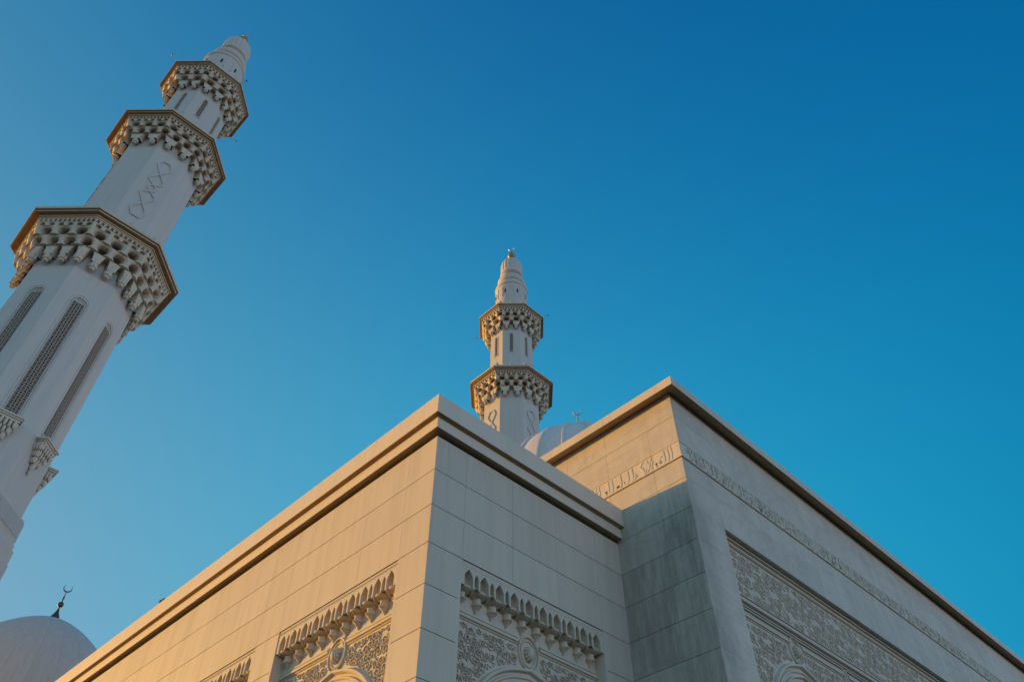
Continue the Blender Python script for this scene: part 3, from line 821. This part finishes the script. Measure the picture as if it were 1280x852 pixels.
    for sx in (-1, 1):
        for sz in (-1, 1):
            for (xa, za), (xb, zb) in zip(half[:-1], half[1:]): ribbon(mb, [(sx * xa, zc + sz * za), (sx * xb, zc + sz * zb)], .13, .09, 0, .42)
    
    st = mb.build('strapwork', M['minaret'], R)
    for s in (0, 2, 4, 6):
        o = st if s == 0 else st.copy()
        if s: COL.objects.link(o); o.parent = R
        place_face(o, aB, s)
    # --- upper shaft with small windows
    mb = MB(); shaft_with_slots(mb, aA, 56.5, 65.6, .17, 60.8, 63.65, .16); mb.build('upper_shaft', M['minaret'], R)
    fr = MB(); frame_strip(fr, .25, 60.7, 63.8, .05, .035, 0); fr.box(-.3, .3, -.05, .01, 60.62, 60.7)
    wn = fr.build('slit_window', M['minaret'], R)
    lattice_mesh(.16, 60.82, 63.5, .11, .08).build('pierced_screen', M['lattice'], wn)
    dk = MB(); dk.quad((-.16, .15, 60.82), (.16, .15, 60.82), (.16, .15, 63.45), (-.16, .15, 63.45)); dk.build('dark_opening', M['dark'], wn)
    for s in range(8):
        o = wn if s == 0 else copy_tree(wn, R)
        place_face(o, aA, s)
    # --- spire
    mb = MB()
    mb.lathe([(1.88, 67.2), (1.88, 73.2), (1.98, 73.3), (1.98, 73.65), (1.86, 73.8), (1.52, 74.2), (1.42, 74.55), (1.46, 74.62), (1.60, 74.72), (1.68, 74.95), (1.68, 75.25), (1.60, 75.45), (1.36, 75.6), (1.10, 75.85), (1.02, 76.1),
              (1.04, 76.25), (1.2, 76.38), (1.36, 76.5), (1.40, 76.65), (1.38, 76.85), (1.24, 76.95), (1.2, 77.05)], 48)
    for k in range(16):
        a = 2 * pi * (k + .5) / 16
        mb.lathe([(.11, 71.0), (.11, 72.8)], 6, 1.84 * cos(a), 1.84 * sin(a))
    sp = mb.build('spire', M['minaret'], R, smooth=True, angle=30)
    mb = MB(); prof = [(1.18, 76.98), (1.25, 77.4), (1.27, 78.3)] + [(1.27 * cos(t) ** .8, 78.3 + 1.65 * sin(t)) for t in [pi / 2 * k / 9 for k in range(1, 10)]]
    prof[-1] = (.12, 79.95)
    mb.lathe(prof, 160, flute=.07, fn=18); mb.build('fluted_cap', M['minaret'], sp, smooth=True, angle=50)
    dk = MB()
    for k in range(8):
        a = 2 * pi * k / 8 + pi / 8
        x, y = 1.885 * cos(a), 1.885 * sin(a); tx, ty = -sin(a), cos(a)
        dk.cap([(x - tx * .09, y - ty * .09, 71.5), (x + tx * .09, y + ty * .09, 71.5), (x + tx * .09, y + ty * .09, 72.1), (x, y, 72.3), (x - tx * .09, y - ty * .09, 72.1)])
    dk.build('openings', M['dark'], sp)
    # --- finial
    mb = MB()
    mb.lathe([(.30, 79.9), (.16, 80.15), (.12, 80.4)] + [(.47 * sin(t) + .02, 80.98 - .47 * cos(t)) for t in [pi * k / 12 for k in range(1, 12)]] + [(.10, 81.46), (.17, 81.58), (.10, 81.7), (.05, 81.95), (.04, 82.15)], 20)
    fi = mb.build('finial', M['gold'], R, smooth=True, angle=50)
    mb = MB(); pts = []; rad = []
    for k in range(21):
        t = radians(-225 + 270 * k / 20 + 0); pts.append((.42 * cos(t), 0, 82.5 + .42 * sin(t))); rad.append(.015 + .06 * sin(pi * k / 20))
    mb.tube(pts, rad, 6); cr = mb.build('crescent', M['steel'], fi); cr.rotation_euler = (0, 0, radians(-30))
    # --- floodlights on arms at the top balcony
    for k in (0, 2, 4, 6):
        a = radians(22.5 + 45 * k); mb = MB()
        mb.tube([(3.9 * cos(a), 3.9 * sin(a), 67.2), (4.2 * cos(a), 4.2 * sin(a), 67.28), (4.5 * cos(a), 4.5 * sin(a), 67.35)], .018, 6)
        o = mb.build('floodlight_arm', M['steel'], R)
        mb = MB(); mb.lathe([(.04, 67.26), (.08, 67.28), (.095, 67.34), (.08, 67.40), (.04, 67.44)], 14, 4.55 * cos(a), 4.55 * sin(a)); mb.build('floodlight', M['steel'], o)
    return R
m1 = make_minaret()
m1['label'] = 'huge white octagonal minaret with three balconies, seen tilting along the left edge'
m2 = copy_tree(m1); m2.location = (42.129, 42.722, 0)
m2['label'] = 'smaller-looking distant minaret rising above the roof corner between the two stone blocks'

# ================================================================== DOMES
def dome_profile(Rb, H, z0, n=24, pw=2.0, q=.5):
    return [(Rb * (1 - (k / n) ** pw) ** q if k < n else .05, z0 + H * k / n) for k in range(n + 1)]
def gored_dome(parent, prof, gores, rib, mat, name='shell'):
    mb = MB(); per = 6
    for g in range(gores):
        a0 = 2 * pi * g / gores; a1 = 2 * pi * (g + 1) / gores - .0012; rows = []
        for r, z in prof:
            rows.append([(r * cos(a0 + (a1 - a0) * k / per), r * sin(a0 + (a1 - a0) * k / per), z) for k in range(per + 1)])
        mb.grid(rows)
    o = mb.build(name, mat, parent, smooth=True)
    if rib:
        mb = MB()
        for g in range(gores):
            a = 2 * pi * g / gores; mb.tube([((r + rib * .3) * cos(a), (r + rib * .3) * sin(a), z) for r, z in prof], rib, 6)
        mb.build('ribs', mat, o)
    return o
def crescent_finial(parent, z, sc, mat, rot, mat2=None):
    mb = MB(); s = sc
    mb.lathe([(.80 * s, z - .62 * s), (.58 * s, z - .35 * s), (.42 * s, z), (.34 * s, z + .15 * s), (.2 * s, z + .45 * s), (.10 * s, z + .85 * s), (.06 * s, z + 1.0 * s)] + [(.06 * s + .25 * s * sin(t), z + 1.38 * s - .3 * s * cos(t)) for t in [pi * k / 10 for k in range(1, 10)]] +
             [(.05 * s, z + 1.75 * s), (.075 * s, z + 1.95 * s), (.09 * s, z + 2.2 * s), (.05 * s, z + 2.45 * s), (.03 * s, z + 2.9 * s)], 16)
    o = mb.build('finial', mat, parent, smooth=True, angle=60)
    mb = MB(); pts = []; rad = []
    for k in range(25):
        t = radians(-235 + 290 * k / 24); pts.append((.42 * s * cos(t), 0, z + 3.34 * s + .42 * s * sin(t))); rad.append(.012 * s + .062 * s * sin(pi * k / 24))
    mb.tube(pts, rad, 8); c = mb.build('crescent', mat2 or mat, o, smooth=True); c.rotation_euler = (0, 0, rot)
    return o

dl = thing('dome', 'smooth pale grey dome with dark crescent finial at the bottom left', 'dome', (58 * cos(radians(77.47)), 58 * sin(radians(77.47)), 0))
prof = [(6.15, 19.0), (6.15, 19.3)] + dome_profile(6.1, 6.25, 19.4, 28, 1.6, .66)
gored_dome(dl, prof, 28, 0, M['domegrey'])
mb = MB(); mb.lathe([(6.4, -1.6), (6.4, 18.6), (6.6, 18.7), (6.6, 18.85), (6.35, 18.9), (6.35, 19.05), (6.15, 19.08), (6.15, 19.14), (5.9, 19.16)], 64); mb.build('drum', M['domegrey'], dl, smooth=True, angle=30)
crescent_finial(dl, 25.9, .62, M['bronze'], radians(-12.5 + 0))

dr = thing('dome', 'white ribbed dome half hidden behind the roof edge beside the distant minaret', 'dome', (36 * cos(radians(38.98)), 36 * sin(radians(38.98)), 0))
prof = [(5.5, 23.5), (5.5, 24.0)] + dome_profile(5.5, 5.6, 24.05, 24, 2.0, .5)
gored_dome(dr, prof, 24, .09, M['domewhite'])
mb = MB(); mb.lathe([(5.8, 9.66), (5.8, 23.1), (5.95, 23.2), (5.95, 23.5), (5.4, 23.55)], 64); mb.build('drum', M['domewhite'], dr, smooth=True, angle=30)
crescent_finial(dr, 30.25, .60, M['palemetal'], radians(-44))

# ================================================================== birds on the parapet
def pigeon(loc, rz, label):
    t = thing('bird', label, 'bird', loc, rz, 'dark birds perched on the wing cornice')
    mb = MB(); rows = []
    spine = [(-.17, .06, .006, .02), (-.12, .075, .03, .03), (-.06, .10, .048, .05), (0, .125, .056, .062), (.05, .15, .05, .058), (.085, .185, .034, .04), (.10, .215, .026, .03), (.115, .235, .027, .028), (.13, .243, .018, .018), (.14, .243, .006, .006)]
    for x, z, ry, rz_ in spine: rows.append([(x, ry * cos(a), z + rz_ * sin(a)) for a in [2 * pi * k / 12 for k in range(12)]])
    mb.grid(rows, True); mb.cap(rows[0]); mb.cap(rows[-1]); mb.tube([(.135, 0, .243), (.165, 0, .235)], [.007, .002], 6)
    mb.build('body', M['feather'], t, smooth=True, lift=False)
    for sg in (-1, 1):
        mb = MB(); mb.tube([(.0, sg * .02, .08), (.01, sg * .02, .0)], .005, 6); mb.tube([(-.01, sg * .02, .004), (.035, sg * .02, .004)], .004, 6); mb.build('leg', M['feather'], t, lift=False)
        mb = MB(); rows = []
        for x, z, hgt in [(.05, .14, .035), (0, .12, .05), (-.07, .10, .035), (-.15, .075, .01)]: rows.append([(x, sg * (.052 if hgt > .02 else .02), z - hgt), (x, sg * .064 if hgt > .02 else sg * .024, z), (x, sg * .04 if hgt > .02 else sg * .01, z + hgt)])
        mb.grid(rows); mb.build('wing', M['feather'], t, lift=False)
    t.scale = (.62, .62, .62)
    return t
pigeon((X0 - .165, 17.70, 9.12 + E), radians(74), 'left one of two dark birds on the long cornice edge')
pigeon((X0 - .150, 17.57, 9.12 + E), radians(60), 'right one of two dark birds on the long cornice edge')

# ================================================================== ground
mb = MB(); mb.quad((-1500, -1500, 0), (1500, -1500, 0), (1500, 1500, 0), (-1500, 1500, 0))
m, nt, b = new_mat('paving'); g = N(nt, 'ShaderNodeNewGeometry')
br = N(nt, 'ShaderNodeTexBrick', i_Scale=1.0, i_Mortar_Size=.006); br.offset = 0
br.inputs['Brick Width'].default_value = 1.2; br.inputs['Row Height'].default_value = 1.2
br.inputs['Color1'].default_value = (.060, .042, .026, 1); br.inputs['Color2'].default_value = (.072, .050, .031, 1); br.inputs['Mortar'].default_value = (.03, .022, .016, 1)
nt.links.new(g.outputs['Position'], br.inputs['Vector']); nt.links.new(br.outputs[0], b.inputs['Base Color']); b.inputs['Roughness'].default_value = .6
gr = mb.build('ground', m, lift=False); gr['kind'] = 'structure'
